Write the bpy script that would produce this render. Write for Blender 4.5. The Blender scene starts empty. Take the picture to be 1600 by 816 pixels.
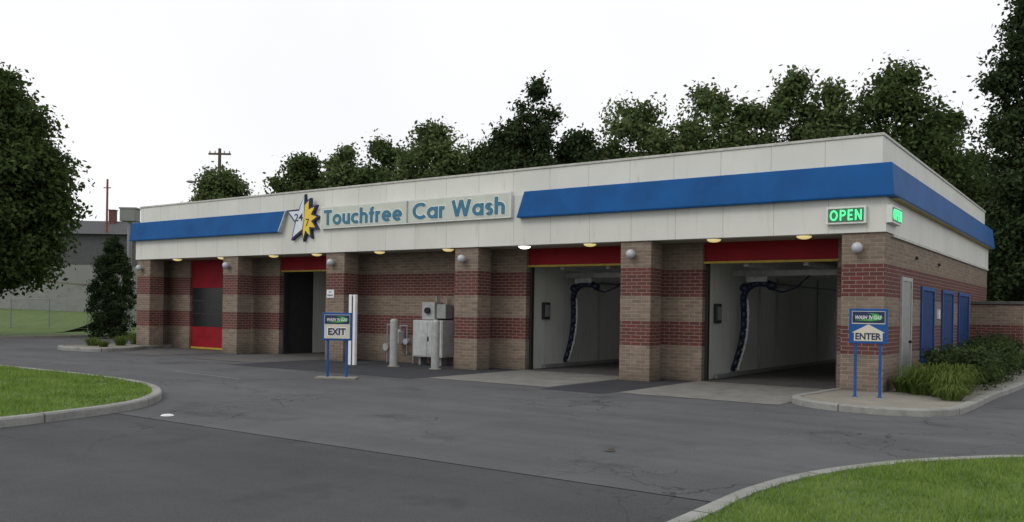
import bpy, bmesh, math, random
import numpy as np
from mathutils import Vector, Matrix
random.seed(7); rng=np.random.default_rng(11)
scene=bpy.context.scene
COL=scene.collection
# ------------------------------------------------------------ materials
def N(nt,typ,**kw):
    n=nt.nodes.new(typ)
    for k,v in kw.items(): setattr(n,k,v)
    return n
def new_mat(name):
    m=bpy.data.materials.new(name); m.use_nodes=True
    nt=m.node_tree; b=nt.nodes['Principled BSDF']
    return m,nt,b
def mathn(nt,op,a,b=None,clamp=False):
    n=N(nt,'ShaderNodeMath',operation=op); n.use_clamp=clamp
    for i,x in enumerate((a,b)):
        if x is None: continue
        if isinstance(x,(int,float)): n.inputs[i].default_value=x
        else: nt.links.new(x,n.inputs[i])
    return n.outputs[0]
def mixc(nt,f,a,b,mode='MIX'):
    n=N(nt,'ShaderNodeMix',data_type='RGBA',blend_type=mode)
    for s,x in ((n.inputs[0],f),(n.inputs[6],a),(n.inputs[7],b)):
        if isinstance(x,(int,float)): s.default_value=x
        elif isinstance(x,tuple): s.default_value=(*x,1) if len(x)==3 else x
        else: nt.links.new(x,s)
    return n.outputs[2]
def noise(nt,vec,scale,detail=4,rough=.6):
    n=N(nt,'ShaderNodeTexNoise'); n.inputs['Scale'].default_value=scale
    n.inputs['Detail'].default_value=detail; n.inputs['Roughness'].default_value=rough
    if vec is not None: nt.links.new(vec,n.inputs['Vector'])
    return n.outputs[0]
def ramp(nt,f,a,b):
    n=N(nt,'ShaderNodeMapRange'); n.inputs[1].default_value=a; n.inputs[2].default_value=b
    nt.links.new(f,n.inputs[0]); return n.outputs[0]
def pos(nt): return N(nt,'ShaderNodeNewGeometry').outputs['Position']
def sep(nt,v):
    n=N(nt,'ShaderNodeSeparateXYZ'); nt.links.new(v,n.inputs[0]); return n.outputs
def comb(nt,x,y,z):
    n=N(nt,'ShaderNodeCombineXYZ')
    for i,a in enumerate((x,y,z)):
        if isinstance(a,(int,float)): n.inputs[i].default_value=a
        else: nt.links.new(a,n.inputs[i])
    return n.outputs[0]
def bump(nt,b,h,s=.3,d=.01):
    n=N(nt,'ShaderNodeBump'); n.inputs['Strength'].default_value=s; n.inputs['Distance'].default_value=d
    nt.links.new(h,n.inputs['Height']); nt.links.new(n.outputs[0],b.inputs['Normal'])
def plain(name,c,rough=.6,metal=0,var=.25,scale=6,emit=None,es=0,spec=.5):
    m,nt,b=new_mat(name)
    p=pos(nt); f=noise(nt,p,scale)
    f=ramp(nt,f,.3,.7)
    col=mixc(nt,f,tuple(x*(1-var) for x in c),tuple(min(1,x*(1+var*.4)) for x in c))
    nt.links.new(col,b.inputs['Base Color'])
    b.inputs['Roughness'].default_value=rough; b.inputs['Metallic'].default_value=metal
    b.inputs['Specular IOR Level'].default_value=spec
    if emit:
        b.inputs['Emission Color'].default_value=(*emit,1); b.inputs['Emission Strength'].default_value=es
    return m
def brick_mat():
    m,nt,b=new_mat('banded_brick')
    p=pos(nt); x,y,z=sep(nt,p)
    v=comb(nt,mathn(nt,'ADD',x,y),z,0.0)
    def br(c1,c2,mo):
        n=N(nt,'ShaderNodeTexBrick'); nt.links.new(v,n.inputs['Vector'])
        n.inputs['Color1'].default_value=(*c1,1); n.inputs['Color2'].default_value=(*c2,1)
        n.inputs['Mortar'].default_value=(*mo,1); n.inputs['Scale'].default_value=1
        n.inputs['Brick Width'].default_value=.28; n.inputs['Row Height'].default_value=.09
        n.inputs['Mortar Size'].default_value=.0075; n.inputs['Mortar Smooth'].default_value=.4
        return n
    t=br((.275,.21,.155),(.19,.145,.108),(.34,.295,.245))
    r=br((.155,.040,.034),(.10,.030,.027),(.31,.25,.22))
    def band(a,c): return mathn(nt,'MULTIPLY',mathn(nt,'GREATER_THAN',z,a),mathn(nt,'LESS_THAN',z,c))
    mask=mathn(nt,'ADD',band(.9,1.53),band(2.16,2.88),True)
    col=mixc(nt,mask,t.outputs[0],r.outputs[0])
    pf=ramp(nt,noise(nt,comb(nt,mathn(nt,'MULTIPLY',mathn(nt,'ADD',x,y),3.6),mathn(nt,'MULTIPLY',z,11.0),0.0),1,2),.35,.65)
    col=mixc(nt,mathn(nt,'MULTIPLY',pf,.28),col,(.07,.05,.045))
    d=ramp(nt,noise(nt,p,1.1,6),.3,.75)
    col=mixc(nt,mathn(nt,'MULTIPLY',d,.28),col,(.11,.095,.08))
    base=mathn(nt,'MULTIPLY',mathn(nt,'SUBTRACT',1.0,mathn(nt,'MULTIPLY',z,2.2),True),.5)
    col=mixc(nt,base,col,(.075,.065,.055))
    nt.links.new(col,b.inputs['Base Color']); b.inputs['Roughness'].default_value=.9
    b.inputs['Specular IOR Level'].default_value=.25
    bump(nt,b,mathn(nt,'SUBTRACT',1.0,t.outputs['Fac']),.5,.01)
    return m
def panel_mat(name,base,seam=1.22,seamw=.012,stain=.35,staincol=(.30,.24,.15),seamk=.45):
    m,nt,b=new_mat(name)
    p=pos(nt); x,y,z=sep(nt,p); a=mathn(nt,'ADD',x,y)
    fr=mathn(nt,'FRACT',mathn(nt,'DIVIDE',a,seam))
    line=mathn(nt,'LESS_THAN',fr,seamw)
    st=noise(nt,comb(nt,mathn(nt,'MULTIPLY',a,5.0),mathn(nt,'MULTIPLY',z,.55),0.0),1,5,.65)
    st=ramp(nt,st,.55,.85)
    bl=ramp(nt,noise(nt,p,.5,3),.3,.7)
    col=mixc(nt,bl,tuple(c*.88 for c in base),base)
    col=mixc(nt,mathn(nt,'MULTIPLY',st,stain),col,staincol)
    rd=ramp(nt,noise(nt,comb(nt,mathn(nt,'MULTIPLY',a,9.0),mathn(nt,'MULTIPLY',z,.9),3.0),1,3,.5),.66,.8)
    col=mixc(nt,mathn(nt,'MULTIPLY',rd,stain*1.3),col,(.32,.21,.12))
    wn=N(nt,'ShaderNodeTexWhiteNoise',noise_dimensions='1D'); nt.links.new(mathn(nt,'FLOOR',mathn(nt,'DIVIDE',a,seam)),wn.inputs['W'])
    col=mixc(nt,mathn(nt,'MULTIPLY',wn.outputs[0],.08),col,(.25,.24,.2))
    col=mixc(nt,mathn(nt,'MULTIPLY',line,seamk),col,(.16,.15,.12))
    nt.links.new(col,b.inputs['Base Color']); b.inputs['Roughness'].default_value=.6
    b.inputs['Specular IOR Level'].default_value=.3
    bump(nt,b,mathn(nt,'SUBTRACT',1.0,line),.4,.01)
    return m
def asphalt(name,dark,light,crack=1.0):
    m,nt,b=new_mat(name)
    p=pos(nt); X,Y,Z=sep(nt,p)
    big=ramp(nt,noise(nt,p,.22,5,.6),.40,.60)
    med=ramp(nt,noise(nt,p,1.6,6,.75),.35,.7)
    fine=ramp(nt,noise(nt,p,55,3,.8),.35,.65)
    col=mixc(nt,big,dark,light)
    ln=ramp(nt,noise(nt,comb(nt,mathn(nt,'MULTIPLY',X,.12),mathn(nt,'MULTIPLY',Y,1.1),0.0),1,4,.6),.42,.62)
    col=mixc(nt,mathn(nt,'MULTIPLY',ln,.4),col,tuple(c*1.4 for c in light))
    col=mixc(nt,mathn(nt,'MULTIPLY',med,.5),col,tuple(c*.62 for c in dark))
    col=mixc(nt,mathn(nt,'MULTIPLY',fine,.5),col,tuple(c*1.9 for c in light))
    nz=N(nt,'ShaderNodeTexNoise'); nz.inputs['Scale'].default_value=.9; nz.inputs['Detail'].default_value=6
    nt.links.new(p,nz.inputs['Vector'])
    ad=N(nt,'ShaderNodeVectorMath',operation='ADD'); nt.links.new(p,ad.inputs[0])
    sc=N(nt,'ShaderNodeVectorMath',operation='SCALE'); sc.inputs['Scale'].default_value=1.7
    nt.links.new(nz.outputs['Color'],sc.inputs[0]); nt.links.new(sc.outputs[0],ad.inputs[1])
    tot=None
    for s_,th,ms in ((.36,.0055,.16),(1.4,.013,.3)):
        vo=N(nt,'ShaderNodeTexVoronoi',feature='DISTANCE_TO_EDGE'); vo.inputs['Scale'].default_value=s_
        nt.links.new(ad.outputs[0],vo.inputs['Vector'])
        cr=mathn(nt,'LESS_THAN',vo.outputs['Distance'],th)
        msk=ramp(nt,noise(nt,p,ms,2),*( (.40,.54) if s_<1 else (.54,.64)))
        cr=mathn(nt,'MULTIPLY',mathn(nt,'MULTIPLY',cr,msk),.62*crack)
        tot=cr if tot is None else mathn(nt,'MAXIMUM',tot,cr)
    col=mixc(nt,tot,col,(.014,.014,.014))
    oi=ramp(nt,noise(nt,p,.6,4),.58,.72)
    col=mixc(nt,mathn(nt,'MULTIPLY',oi,.45),col,tuple(c*.5 for c in dark))
    nt.links.new(col,b.inputs['Base Color']); b.inputs['Roughness'].default_value=.88
    b.inputs['Specular IOR Level'].default_value=.25
    bump(nt,b,noise(nt,p,90,3),.6,.01)
    return m
def concrete(name,a,c,joints=False):
    m,nt,b=new_mat(name); p=pos(nt)
    f=ramp(nt,noise(nt,p,1.6,6,.7),.3,.7); g=ramp(nt,noise(nt,p,40,3,.7),.3,.7)
    col=mixc(nt,f,a,c); col=mixc(nt,mathn(nt,'MULTIPLY',g,.35),col,tuple(x*.55 for x in a))
    st=ramp(nt,noise(nt,p,3.5,5,.7),.55,.7); col=mixc(nt,mathn(nt,'MULTIPLY',st,.5),col,tuple(x*.4 for x in a))
    if joints:
        uv=N(nt,'ShaderNodeUVMap'); u=sep(nt,uv.outputs[0])[0]
        l=mathn(nt,'LESS_THAN',mathn(nt,'FRACT',mathn(nt,'DIVIDE',u,2.4)),.012)
        col=mixc(nt,mathn(nt,'MULTIPLY',l,.8),col,(.03,.03,.025))
    nt.links.new(col,b.inputs['Base Color']); b.inputs['Roughness'].default_value=.85
    bump(nt,b,noise(nt,p,50,4),.3,.006)
    return m
def grass_mat():
    m,nt,b=new_mat('lawn_grass'); p=pos(nt)
    f=ramp(nt,noise(nt,p,.6,5,.7),.3,.7); g=ramp(nt,noise(nt,p,25,4,.8),.3,.7)
    col=mixc(nt,f,(.085,.145,.028),(.14,.20,.055)); col=mixc(nt,mathn(nt,'MULTIPLY',g,.5),col,(.05,.085,.018))
    nt.links.new(col,b.inputs['Base Color']); b.inputs['Roughness'].default_value=.9
    bump(nt,b,noise(nt,p,40,4),.8,.03)
    return m
def leaf_mat(name,dark,light,trans=.3,sc=.7):
    m=bpy.data.materials.new(name); m.use_nodes=True; nt=m.node_tree; nt.nodes.clear()
    out=N(nt,'ShaderNodeOutputMaterial'); g=N(nt,'ShaderNodeNewGeometry')
    f=ramp(nt,noise(nt,g.outputs['Position'],sc,3),.35,.65)
    f=mathn(nt,'ADD',mathn(nt,'MULTIPLY',f,.55),mathn(nt,'MULTIPLY',g.outputs['Random Per Island'],.45))
    c=mixc(nt,f,dark,light)
    d=N(nt,'ShaderNodeBsdfDiffuse'); t=N(nt,'ShaderNodeBsdfTranslucent'); mx=N(nt,'ShaderNodeMixShader')
    mx.inputs[0].default_value=trans
    nt.links.new(c,d.inputs[0]); nt.links.new(c,t.inputs[0])
    nt.links.new(d.outputs[0],mx.inputs[1]); nt.links.new(t.outputs[0],mx.inputs[2]); nt.links.new(mx.outputs[0],out.inputs[0])
    return m
M=dict(
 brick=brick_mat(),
 white=panel_mat('cream_metal_panel',(.685,.685,.635),stain=.28),
 cope=plain('coping_metal',(.50,.49,.45),.6),
 blue=plain('blue_metal',(.004,.088,.29),.6,0,.25,1.2,spec=.2),
 bluetrim=plain('pale_trim',(.45,.47,.48),.5),
 roof=plain('roof_membrane',(.25,.25,.24),.9),
 soffit=plain('soffit_panel',(.42,.39,.32),.7),
 softglow=plain('painted_warm_glow',(.42,.33,.15),.7),  # warm glow below the side band, painted as plain colour
 inter=panel_mat('bay_wall_panel',(.66,.67,.63),1.3,.010,.55,(.25,.24,.2),.5),
 intershade=plain('painted_bay_shade',(.03,.03,.032),.8),  # near-black wall colour carrying the shade of a dark bay
 red=plain('red_door_panel',(.27,.007,.016),.6,0,.25,1.5,spec=.2),
 yellow=plain('yellow_trim',(.42,.29,.03),.6),
 dark=plain('dark_frame',(.02,.02,.022),.5),
 glass=plain('dark_glass',(.015,.018,.02),.25,spec=.3),
 bdoor=plain('blue_shutter',(.008,.040,.15),.7,spec=.2),
 bframe=plain('blue_frame',(.012,.075,.26),.6,spec=.2),
 gdoor=plain('grey_door',(.24,.25,.24),.5),
 globe=plain('globe_glass',(.45,.47,.49),.2,0,.1),
 lampw=plain('warm_lens',(.7,.62,.36),.4,0,.1,6,(1,.80,.32),.55),
 lampb=plain('bright_lens',(.9,.9,.8),.4,0,.1,6,(1,.97,.85),3.0),
 filltube=plain('added_tube_glow',(.8,.8,.8),.4,0,.1,6,(.92,.97,1),3.2),  # emission for the added fill tubes inside the bays
 neon=plain('green_neon',(.1,.8,.3),.4,0,.05,6,(.05,1,.28),1.25),
 neonbk=plain('neon_box_face',(.07,.16,.10),.5,0,.1),
 signbox=plain('sign_box',(.68,.70,.66),.5,0,.1),
 signface=plain('sign_panel_face',(.54,.575,.50),.5,0,.1,2),
 signblue=plain('sign_blue',(.008,.085,.30),.5,spec=.3),
 letter=plain('letter_blue',(.030,.165,.26),.5,0,.12),
 lettere=plain('letter_edge',(.82,.83,.78),.5,0,.06),
 divider=plain('divider_strip',(.25,.28,.26),.5),
 navy=plain('navy',(.010,.020,.075),.5),
 beige=plain('beige_sign_face',(.60,.57,.47),.5,0,.1),
 starw=plain('star_white',(.66,.72,.80),.5,0,.08),
 stary=plain('star_yellow',(.80,.55,.04),.5,0,.08),
 green=plain('logo_green',(.05,.40,.06),.5),
 grey=plain('grey_paint',(.27,.28,.28),.55),
 lgrey=plain('light_grey_paint',(.34,.35,.34),.5),
 cab=plain('cabinet_grey_paint',(.46,.48,.47),.5),
 metal=plain('galvanised',(.28,.29,.30),.5,.4),
 whitep=plain('white_paint',(.74,.75,.76),.5,0,.12),
 arm=plain('navy_arm',(.010,.016,.045),.45),
 rail=plain('grey_rail',(.50,.51,.51),.5),
 lot=asphalt('lot_asphalt',(.055,.056,.060),(.088,.089,.094)),
 road=asphalt('road_asphalt',(.038,.039,.042),(.057,.058,.062),.6),
 patch=asphalt('patch_asphalt',(.028,.029,.034),(.040,.041,.047),.2),
 conc=concrete('apron_concrete',(.15,.145,.13),(.25,.24,.22)),
 concd=concrete('dark_apron_concrete',(.085,.083,.08),(.13,.127,.12)),
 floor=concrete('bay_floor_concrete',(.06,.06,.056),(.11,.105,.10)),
 kerb=concrete('kerb_concrete',(.20,.20,.185),(.34,.34,.315),True),
 gravel=concrete('island_concrete',(.20,.185,.15),(.30,.28,.235)),
 rwall=concrete('retaining_concrete',(.24,.25,.235),(.33,.34,.32)),
 grass=grass_mat(),
 blade=leaf_mat('grass_blade',(.09,.165,.027),(.26,.36,.09),.3,1.5),
 leaf=leaf_mat('leaf_green',(.028,.050,.018),(.115,.16,.058)),
 leafl=leaf_mat('leaf_light_green',(.045,.075,.026),(.17,.22,.09)),
 leafm=leaf_mat('maple_leaf_green',(.022,.040,.014),(.095,.135,.045)),
 leafd=leaf_mat('leaf_dark_green',(.016,.030,.014),(.068,.098,.042),.25),
 leafy=leaf_mat('leaf_yellow_green',(.045,.08,.018),(.17,.22,.06)),
 bark=plain('bark',(.06,.048,.038),.9,0,.4,8),
 wood=plain('pole_wood',(.10,.075,.055),.9),
 bgwall=panel_mat('pale_render',(.24,.25,.235),3,.01,.4),
 bgdark=plain('dark_siding',(.085,.085,.09),.8),
 bgroof=plain('dark_shingle',(.07,.07,.075),.9),
 redbrick=plain('chimney_brick',(.14,.06,.045),.9),
 rust=plain('red_mast',(.20,.06,.05),.7),
 line=plain('worn_line_paint',(.20,.195,.18),.8,0,.5,9),
)
# ------------------------------------------------------------ mesh builder
class MB:
    def __init__(s): s.v=[];s.f=[];s.m=[]
    def add(s,vs,fs,m=0):
        o=len(s.v); s.v+= [tuple(v) for v in vs]
        for f in fs: s.f.append([i+o for i in f]); s.m.append(m)
        return s
    def box(s,x0,x1,y0,y1,z0,z1,m=0):
        if x0>x1:x0,x1=x1,x0
        if y0>y1:y0,y1=y1,y0
        vs=[(x,y,z) for z in(z0,z1) for y in(y0,y1) for x in(x0,x1)]
        return s.add(vs,[(0,2,3,1),(4,5,7,6),(0,1,5,4),(2,6,7,3),(0,4,6,2),(1,3,7,5)],m)
    def cyl(s,p0,p1,r0,r1=None,n=12,m=0):
        r1=r0 if r1 is None else r1
        p0=Vector(p0);p1=Vector(p1);d=(p1-p0).normalized()
        a=d.orthogonal().normalized();b=d.cross(a)
        vs=[];
        for p,r in((p0,r0),(p1,r1)):
            for i in range(n):
                t=2*math.pi*i/n; vs.append(p+a*math.cos(t)*r+b*math.sin(t)*r)
        fs=[(i,(i+1)%n,n+(i+1)%n,n+i) for i in range(n)]+[tuple(range(n))[::-1],tuple(range(n,2*n))]
        return s.add(vs,fs,m)
    def sphere(s,c,r,m=0,nu=20,nv=12,sz=1):
        vs=[(c[0],c[1],c[2]+r*sz)]
        for j in range(1,nv):
            ph=math.pi*j/nv
            for i in range(nu):
                t=2*math.pi*i/nu
                vs.append((c[0]+r*math.sin(ph)*math.cos(t),c[1]+r*math.sin(ph)*math.sin(t),c[2]+r*sz*math.cos(ph)))
        vs.append((c[0],c[1],c[2]-r*sz)); L=len(vs)-1
        fs=[(0,1+i,1+(i+1)%nu) for i in range(nu)]
        for j in range(nv-2):
            for i in range(nu):
                a=1+j*nu+i;b=1+j*nu+(i+1)%nu; fs.append((a,a+nu,b+nu,b))
        fs+=[(L,1+(nv-2)*nu+(i+1)%nu,1+(nv-2)*nu+i) for i in range(nu)]
        return s.add(vs,fs,m)
    def xz(s,poly,y0,y1,m=0):
        n=len(poly); vs=[(x,y0,z) for x,z in poly]+[(x,y1,z) for x,z in poly]
        fs=[tuple(range(n)),tuple(range(n,2*n))[::-1]]+[(i,n+i,n+(i+1)%n,(i+1)%n) for i in range(n)]
        return s.add(vs,fs,m)
    def loft(s,profs,m=0):
        n=len(profs[0]); vs=[p for pr in profs for p in pr]; fs=[]
        for k in range(len(profs)-1):
            for i in range(n):
                j=(i+1)%n; fs.append((k*n+i,k*n+j,(k+1)*n+j,(k+1)*n+i))
        fs.append(tuple(range(n))[::-1]); o=(len(profs)-1)*n; fs.append(tuple(range(o,o+n)))
        return s.add(vs,fs,m)
    def obj(s,name,mats,parent=None,loc=(0,0,0),rot=0,smooth=False,bevel=0):
        me=bpy.data.meshes.new(name); me.from_pydata(s.v,[],s.f)
        if not isinstance(mats,(list,tuple)): mats=[mats]
        for mt in mats: me.materials.append(mt)
        for p,mi in zip(me.polygons,s.m): p.material_index=mi; p.use_smooth=smooth
        me.validate(); 
        bm=bmesh.new(); bm.from_mesh(me); bmesh.ops.recalc_face_normals(bm,faces=bm.faces); bm.to_mesh(me); bm.free()
        o=bpy.data.objects.new(name,me); COL.objects.link(o); o.location=loc; o.rotation_euler=(0,0,rot)
        if parent: o.parent=parent
        if bevel:
            md=o.modifiers.new('bevel','BEVEL'); md.width=bevel; md.segments=2; md.limit_method='ANGLE'
        return o
def tag(o,label,cat,group=None,kind=None):
    o["label"]=label;o["category"]=cat
    if group:o["group"]=group
    if kind:o["kind"]=kind
    return o
def thing(name,label,cat,loc=(0,0,0),rot=0,group=None):
    e=bpy.data.objects.new(name,None); COL.objects.link(e); e.location=loc; e.rotation_euler=(0,0,rot); e.empty_display_size=.3
    return tag(e,label,cat,group)
def struct(o,label,cat):
    o["label"]=label;o["category"]=cat;o["kind"]="structure"; return o
def text(name,s,w,h,center,mat,parent=None,rz=0,depth=.01,off=0.0,shear=0,space=1.0):
    cu=bpy.data.curves.new(name,'FONT'); cu.body=s; cu.size=1; cu.extrude=0.02; cu.offset=off; cu.shear=shear; cu.space_character=space
    t=bpy.data.objects.new('tmp',cu); COL.objects.link(t)
    dg=bpy.context.evaluated_depsgraph_get(); me=bpy.data.meshes.new_from_object(t.evaluated_get(dg))
    COL.objects.unlink(t); bpy.data.objects.remove(t)
    co=np.zeros(len(me.vertices)*3); me.vertices.foreach_get('co',co); co=co.reshape(-1,3)
    mn=co.min(0);mx=co.max(0)
    co[:,0]=(co[:,0]-(mn[0]+mx[0])/2)*w/(mx[0]-mn[0]); co[:,1]=(co[:,1]-(mn[1]+mx[1])/2)*h/(mx[1]-mn[1])
    co[:,2]=(co[:,2]-(mn[2]))/(mx[2]-mn[2])*depth
    out=np.stack([co[:,0],-co[:,2],co[:,1]],1)
    me.vertices.foreach_set('co',out.ravel()); me.update(); me.name=name
    me.materials.clear(); me.materials.append(mat)
    o=bpy.data.objects.new(name,me); COL.objects.link(o); o.location=center; o.rotation_euler=(0,0,rz)
    if parent:o.parent=parent
    return o
def arc(cx,cy,r,a0,a1,n=None,ry=None):
    n=n or max(4,int(abs(a1-a0)/9)); ry=ry or r
    return [(cx+r*math.cos(math.radians(a0+(a1-a0)*i/n)),cy+ry*math.sin(math.radians(a0+(a1-a0)*i/n))) for i in range(n+1)]
GL={
 'T':(.60,[[(0,.90),(.60,.90)],[(.30,.92),(.30,0)]]),
 'o':(.66,[arc(.33,.35,.235,0,360,ry=.255)]),
 'u':(.57,[[(.095,.70)]+arc(.285,.285,.19,180,360)+[(.475,.30)],[(.475,.70),(.475,0)]]),
 'c':(.56,[arc(.33,.35,.235,44,316,ry=.255)]),
 'h':(.57,[[(.095,1),(.095,0)],arc(.285,.41,.19,180,0)+[(.475,0)]]),
 'f':(.40,[[(.19,0),(.19,.78)]+arc(.315,.78,.125,180,75)[1:],[(.02,.60),(.38,.60)]]),
 'r':(.37,[[(.095,.70),(.095,0)],arc(.285,.41,.19,180,75)]),
 'e':(.66,[arc(.33,.35,.235,0,316,ry=.255),[(.12,.35),(.62,.35)]]),
 'C':(.84,[arc(.5,.5,.40,46,314)]),
 'a':(.66,[arc(.33,.35,.235,0,360,ry=.255),[(.565,.70),(.565,0)]]),
 'W':(1.16,[[(.09,.98),(.33,0.03)],[(.33,.03),(.58,.97)],[(.58,.97),(.83,.03)],[(.83,.03),(1.07,.98)]]),
 's':(.47,[arc(.235,.485,.125,30,270,14)+arc(.235,.215,.135,90,-150,14)[1:]]),
 'O':(.86,[arc(.43,.5,.34,0,360,ry=.42)]),
 'P':(.62,[[(.08,0),(.08,1)],[(.08,.92),(.32,.92)]+arc(.34,.70,.22,90,-90)+[(.08,.48)]]),
 'E':(.54,[[(.08,0),(.08,1)],[(.08,.92),(.52,.92)],[(.08,.5),(.46,.5)],[(.08,.08),(.52,.08)]]),
 'N':(.70,[[(.08,0),(.08,1)],[(.08,.96),(.62,.04)],[(.62,0),(.62,1)]]),
}
def ribbon(b,pts,t,y0,y1,S,closed):
    P=[Vector(p) for p in pts]; n=len(P); L=[];R=[]
    for i in range(n):
        if closed: a=P[(i-1)%(n)];c=P[(i+1)%n]
        else: a=P[max(0,i-1)];c=P[min(n-1,i+1)]
        if (not closed) and 0<i<n-1 or closed:
            d0=(P[i]-a).normalized(); d1=(c-P[i]).normalized()
            n0=Vector((-d0.y,d0.x)); n1=Vector((-d1.y,d1.x)); m=n0+n1; m=m/max(m.length_squared/2,.35)
        else:
            d=(c-a).normalized(); m=Vector((-d.y,d.x))
        L.append(P[i]+m*t/2); R.append(P[i]-m*t/2)
    vs=[]
    for l,r in zip(L,R):
        for q,y in ((l,y0),(r,y0),(r,y1),(l,y1)):
            x,z=S(q.x,q.y); vs.append((x,y,z))
    fs=[]
    rngc=n if closed else n-1
    for i in range(rngc):
        j=(i+1)%n
        for k in range(4): fs.append((i*4+k,i*4+(k+1)%4,j*4+(k+1)%4,j*4+k))
    if not closed: fs+=[(0,3,2,1),((n-1)*4,(n-1)*4+1,(n-1)*4+2,(n-1)*4+3)]
    b.add(vs,fs)
def strokeword(name,word,x0,x1,z0,h,y,depth,t,mat,parent,space=.075,grow=0):
    W=sum(GL[c][0] for c in word)+space*(len(word)-1)
    sx=(x1-x0)/W; cur=0; b=MB(); k=0
    for c in word:
        w,st=GL[c]
        for s_ in st:
            closed=(abs(s_[0][0]-s_[-1][0])<1e-5 and abs(s_[0][1]-s_[-1][1])<1e-5)
            pts=s_[:-1] if closed else list(s_)
            if grow and not closed:
                for e,f in ((0,1),(-1,-2)):
                    d=(Vector(pts[e])-Vector(pts[f])).normalized()*grow/2; pts[e]=(pts[e][0]+d.x,pts[e][1]+d.y)
            ribbon(b,pts,t+grow,y-depth-.0007*(k%7),y,lambda a,z,cur=cur:(x0+(cur+a)*sx,z0+z*h),closed); k+=1
        cur+=w+space
    return b.obj(name,mat,parent)
# ------------------------------------------------------------ ground
def sheet(name,poly,z,mat,label,cat):
    b=MB(); b.add([(p[0],p[1],z) for p in poly],[tuple(range(len(poly)))])
    o=b.obj(name,mat)
    if o.data.polygons[0].normal.z<0: o.data.flip_normals()
    return struct(o,label,cat)
sheet('ground',[(-400,-400),(400,-400),(400,400),(-400,400)],-.03,M['grass'],'wide grassy ground around the car wash lot','ground')
sheet('parking_lot',[(-40,-12.1),(60,-12.1),(60,20.5),(-40,20.5)],0,M['lot'],'worn grey asphalt lot with fine cracks','parking lot')
sheet('road',[(-80,-60),(80,-60),(80,-12.12),(-80,-12.12)],-.002,M['road'],'dark asphalt entrance road joined to the lot','road')
b=MB(); b.add([(-40,-12.14,-.012),(60,-12.14,-.012),(60,-12.09,-.012),(-40,-12.09,-.012)],[(0,1,2,3)])
struct(b.obj('road_seam',M['dark']),'dark tar seam between road and lot','road seam')
def strip_poly(x0,x1,y0,y1,j=.04,n=14):
    return [(x0,y1),(x0,y0)]+[(x0+(x1-x0)*i/n,y0+random.uniform(-j,j)) for i in range(1,n)]+[(x1,y0),(x1,y1)]
for x0,x1,y0,mt in ((-10.15,-6.5,-3.1,'conc'),(-4.7,-1.2,-3.15,'conc'),(-21.2,-17.6,-2.6,'concd'),(-25.6,-23.0,-2.6,'concd')):
    sheet('concrete_apron',strip_poly(x0,x1,y0,1.25),.008,M[mt],'weathered concrete slab in front of a wash bay','concrete slab')
sheet('asphalt_patch',strip_poly(-17.5,-10.25,-3.6,1.25),.004,M['patch'],'darker asphalt patch below the blank brick wall','asphalt patch')
sheet('asphalt_patch',strip_poly(-6.4,-4.8,-3.6,1.25),.004,M['patch'],'darker asphalt patch between two concrete slabs','asphalt patch')
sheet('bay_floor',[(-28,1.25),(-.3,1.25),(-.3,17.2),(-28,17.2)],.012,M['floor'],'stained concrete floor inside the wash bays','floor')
sheet('painted_line',[(-16.2,-6.3),(-13.0,-6.65),(-13.0,-6.57),(-16.2,-6.22)],.005,M['line'],'worn pale painted line on the lot','painted line')

def smooth_closed(pts,n=10):
    out=[];L=len(pts)
    for i in range(L):
        p0,p1,p2,p3=[Vector(pts[(i+k-1)%L]) for k in range(4)]
        for j in range(n):
            t=j/n
            out.append(.5*((2*p1)+(-p0+p2)*t+(2*p0-5*p1+4*p2-p3)*t*t+(-p0+3*p1-3*p2+p3)*t**3))
    return out
def island(kname,pts,topmat,topname,toplabel,cat,h=.13,w=.17,topz=None):
    A=sum(pts[i][0]*pts[(i+1)%len(pts)][1]-pts[(i+1)%len(pts)][0]*pts[i][1] for i in range(len(pts)))
    if A<0: pts=pts[::-1]
    P=smooth_closed(pts); n=len(P); inn=[]
    for i in range(n):
        t=(P[(i+1)%n]-P[i-1]).normalized(); nn=Vector((-t.y,t.x)); inn.append(P[i]+nn*(w+random.uniform(-.012,.012)))
    vs=[];us=[0]
    for i in range(n): us.append(us[-1]+(P[(i+1)%n]-P[i]).length)
    for i in range(n):
        o=P[i];q=inn[i];m1=o.lerp(q,.12)
        vs+=[(o.x,o.y,-.05),(o.x,o.y,h-.025),(m1.x,m1.y,h),(q.x,q.y,h),(q.x,q.y,h-.06)]
    fs=[];uvs=[]
    for i in range(n):
        j=(i+1)%n
        for k in range(4):
            fs.append((i*5+k,j*5+k,j*5+k+1,i*5+k+1)); uvs+=[(us[i],k),(us[i+1],k),(us[i+1],k+1),(us[i],k+1)]
    me=bpy.data.meshes.new('kerb'); me.from_pydata(vs,[],fs); me.materials.append(M['kerb'])
    uv=me.uv_layers.new(name='UVMap')
    for l,c in zip(uv.data,uvs): l.uv=c
    o=bpy.data.objects.new('kerb',me); COL.objects.link(o); struct(o,'pale weathered concrete kerb edging '+cat,'kerb')
    tz=h-.02 if topz is None else topz
    sheet(topname,[(q.x,q.y) for q in inn],tz,topmat,toplabel,cat)
    return inn
L_isl=[(-45,-9.2),(-30,-9.15),(-19.5,-9.1),(-15,-9.1),(-12.4,-9.4),(-10.5,-10.25),(-9.2,-11.5),(-8.65,-13),(-8.4,-14.6),(-8.3,-18),(-8.3,-26),(-25,-27),(-45,-27)]
R_isl=[(1.35,-13.2),(1.38,-11.7),(1.62,-10.5),(2.1,-9.35),(2.7,-8.45),(3.4,-7.75),(5.2,-6.9),(8,-6.4),(14,-6.2),(24,-6.2),(24,-27),(8,-27),(1.5,-26),(1.35,-19)]
inL=island('kerb',L_isl,M['grass'],'lawn','mown grass island beside the entrance road','grass')
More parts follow.
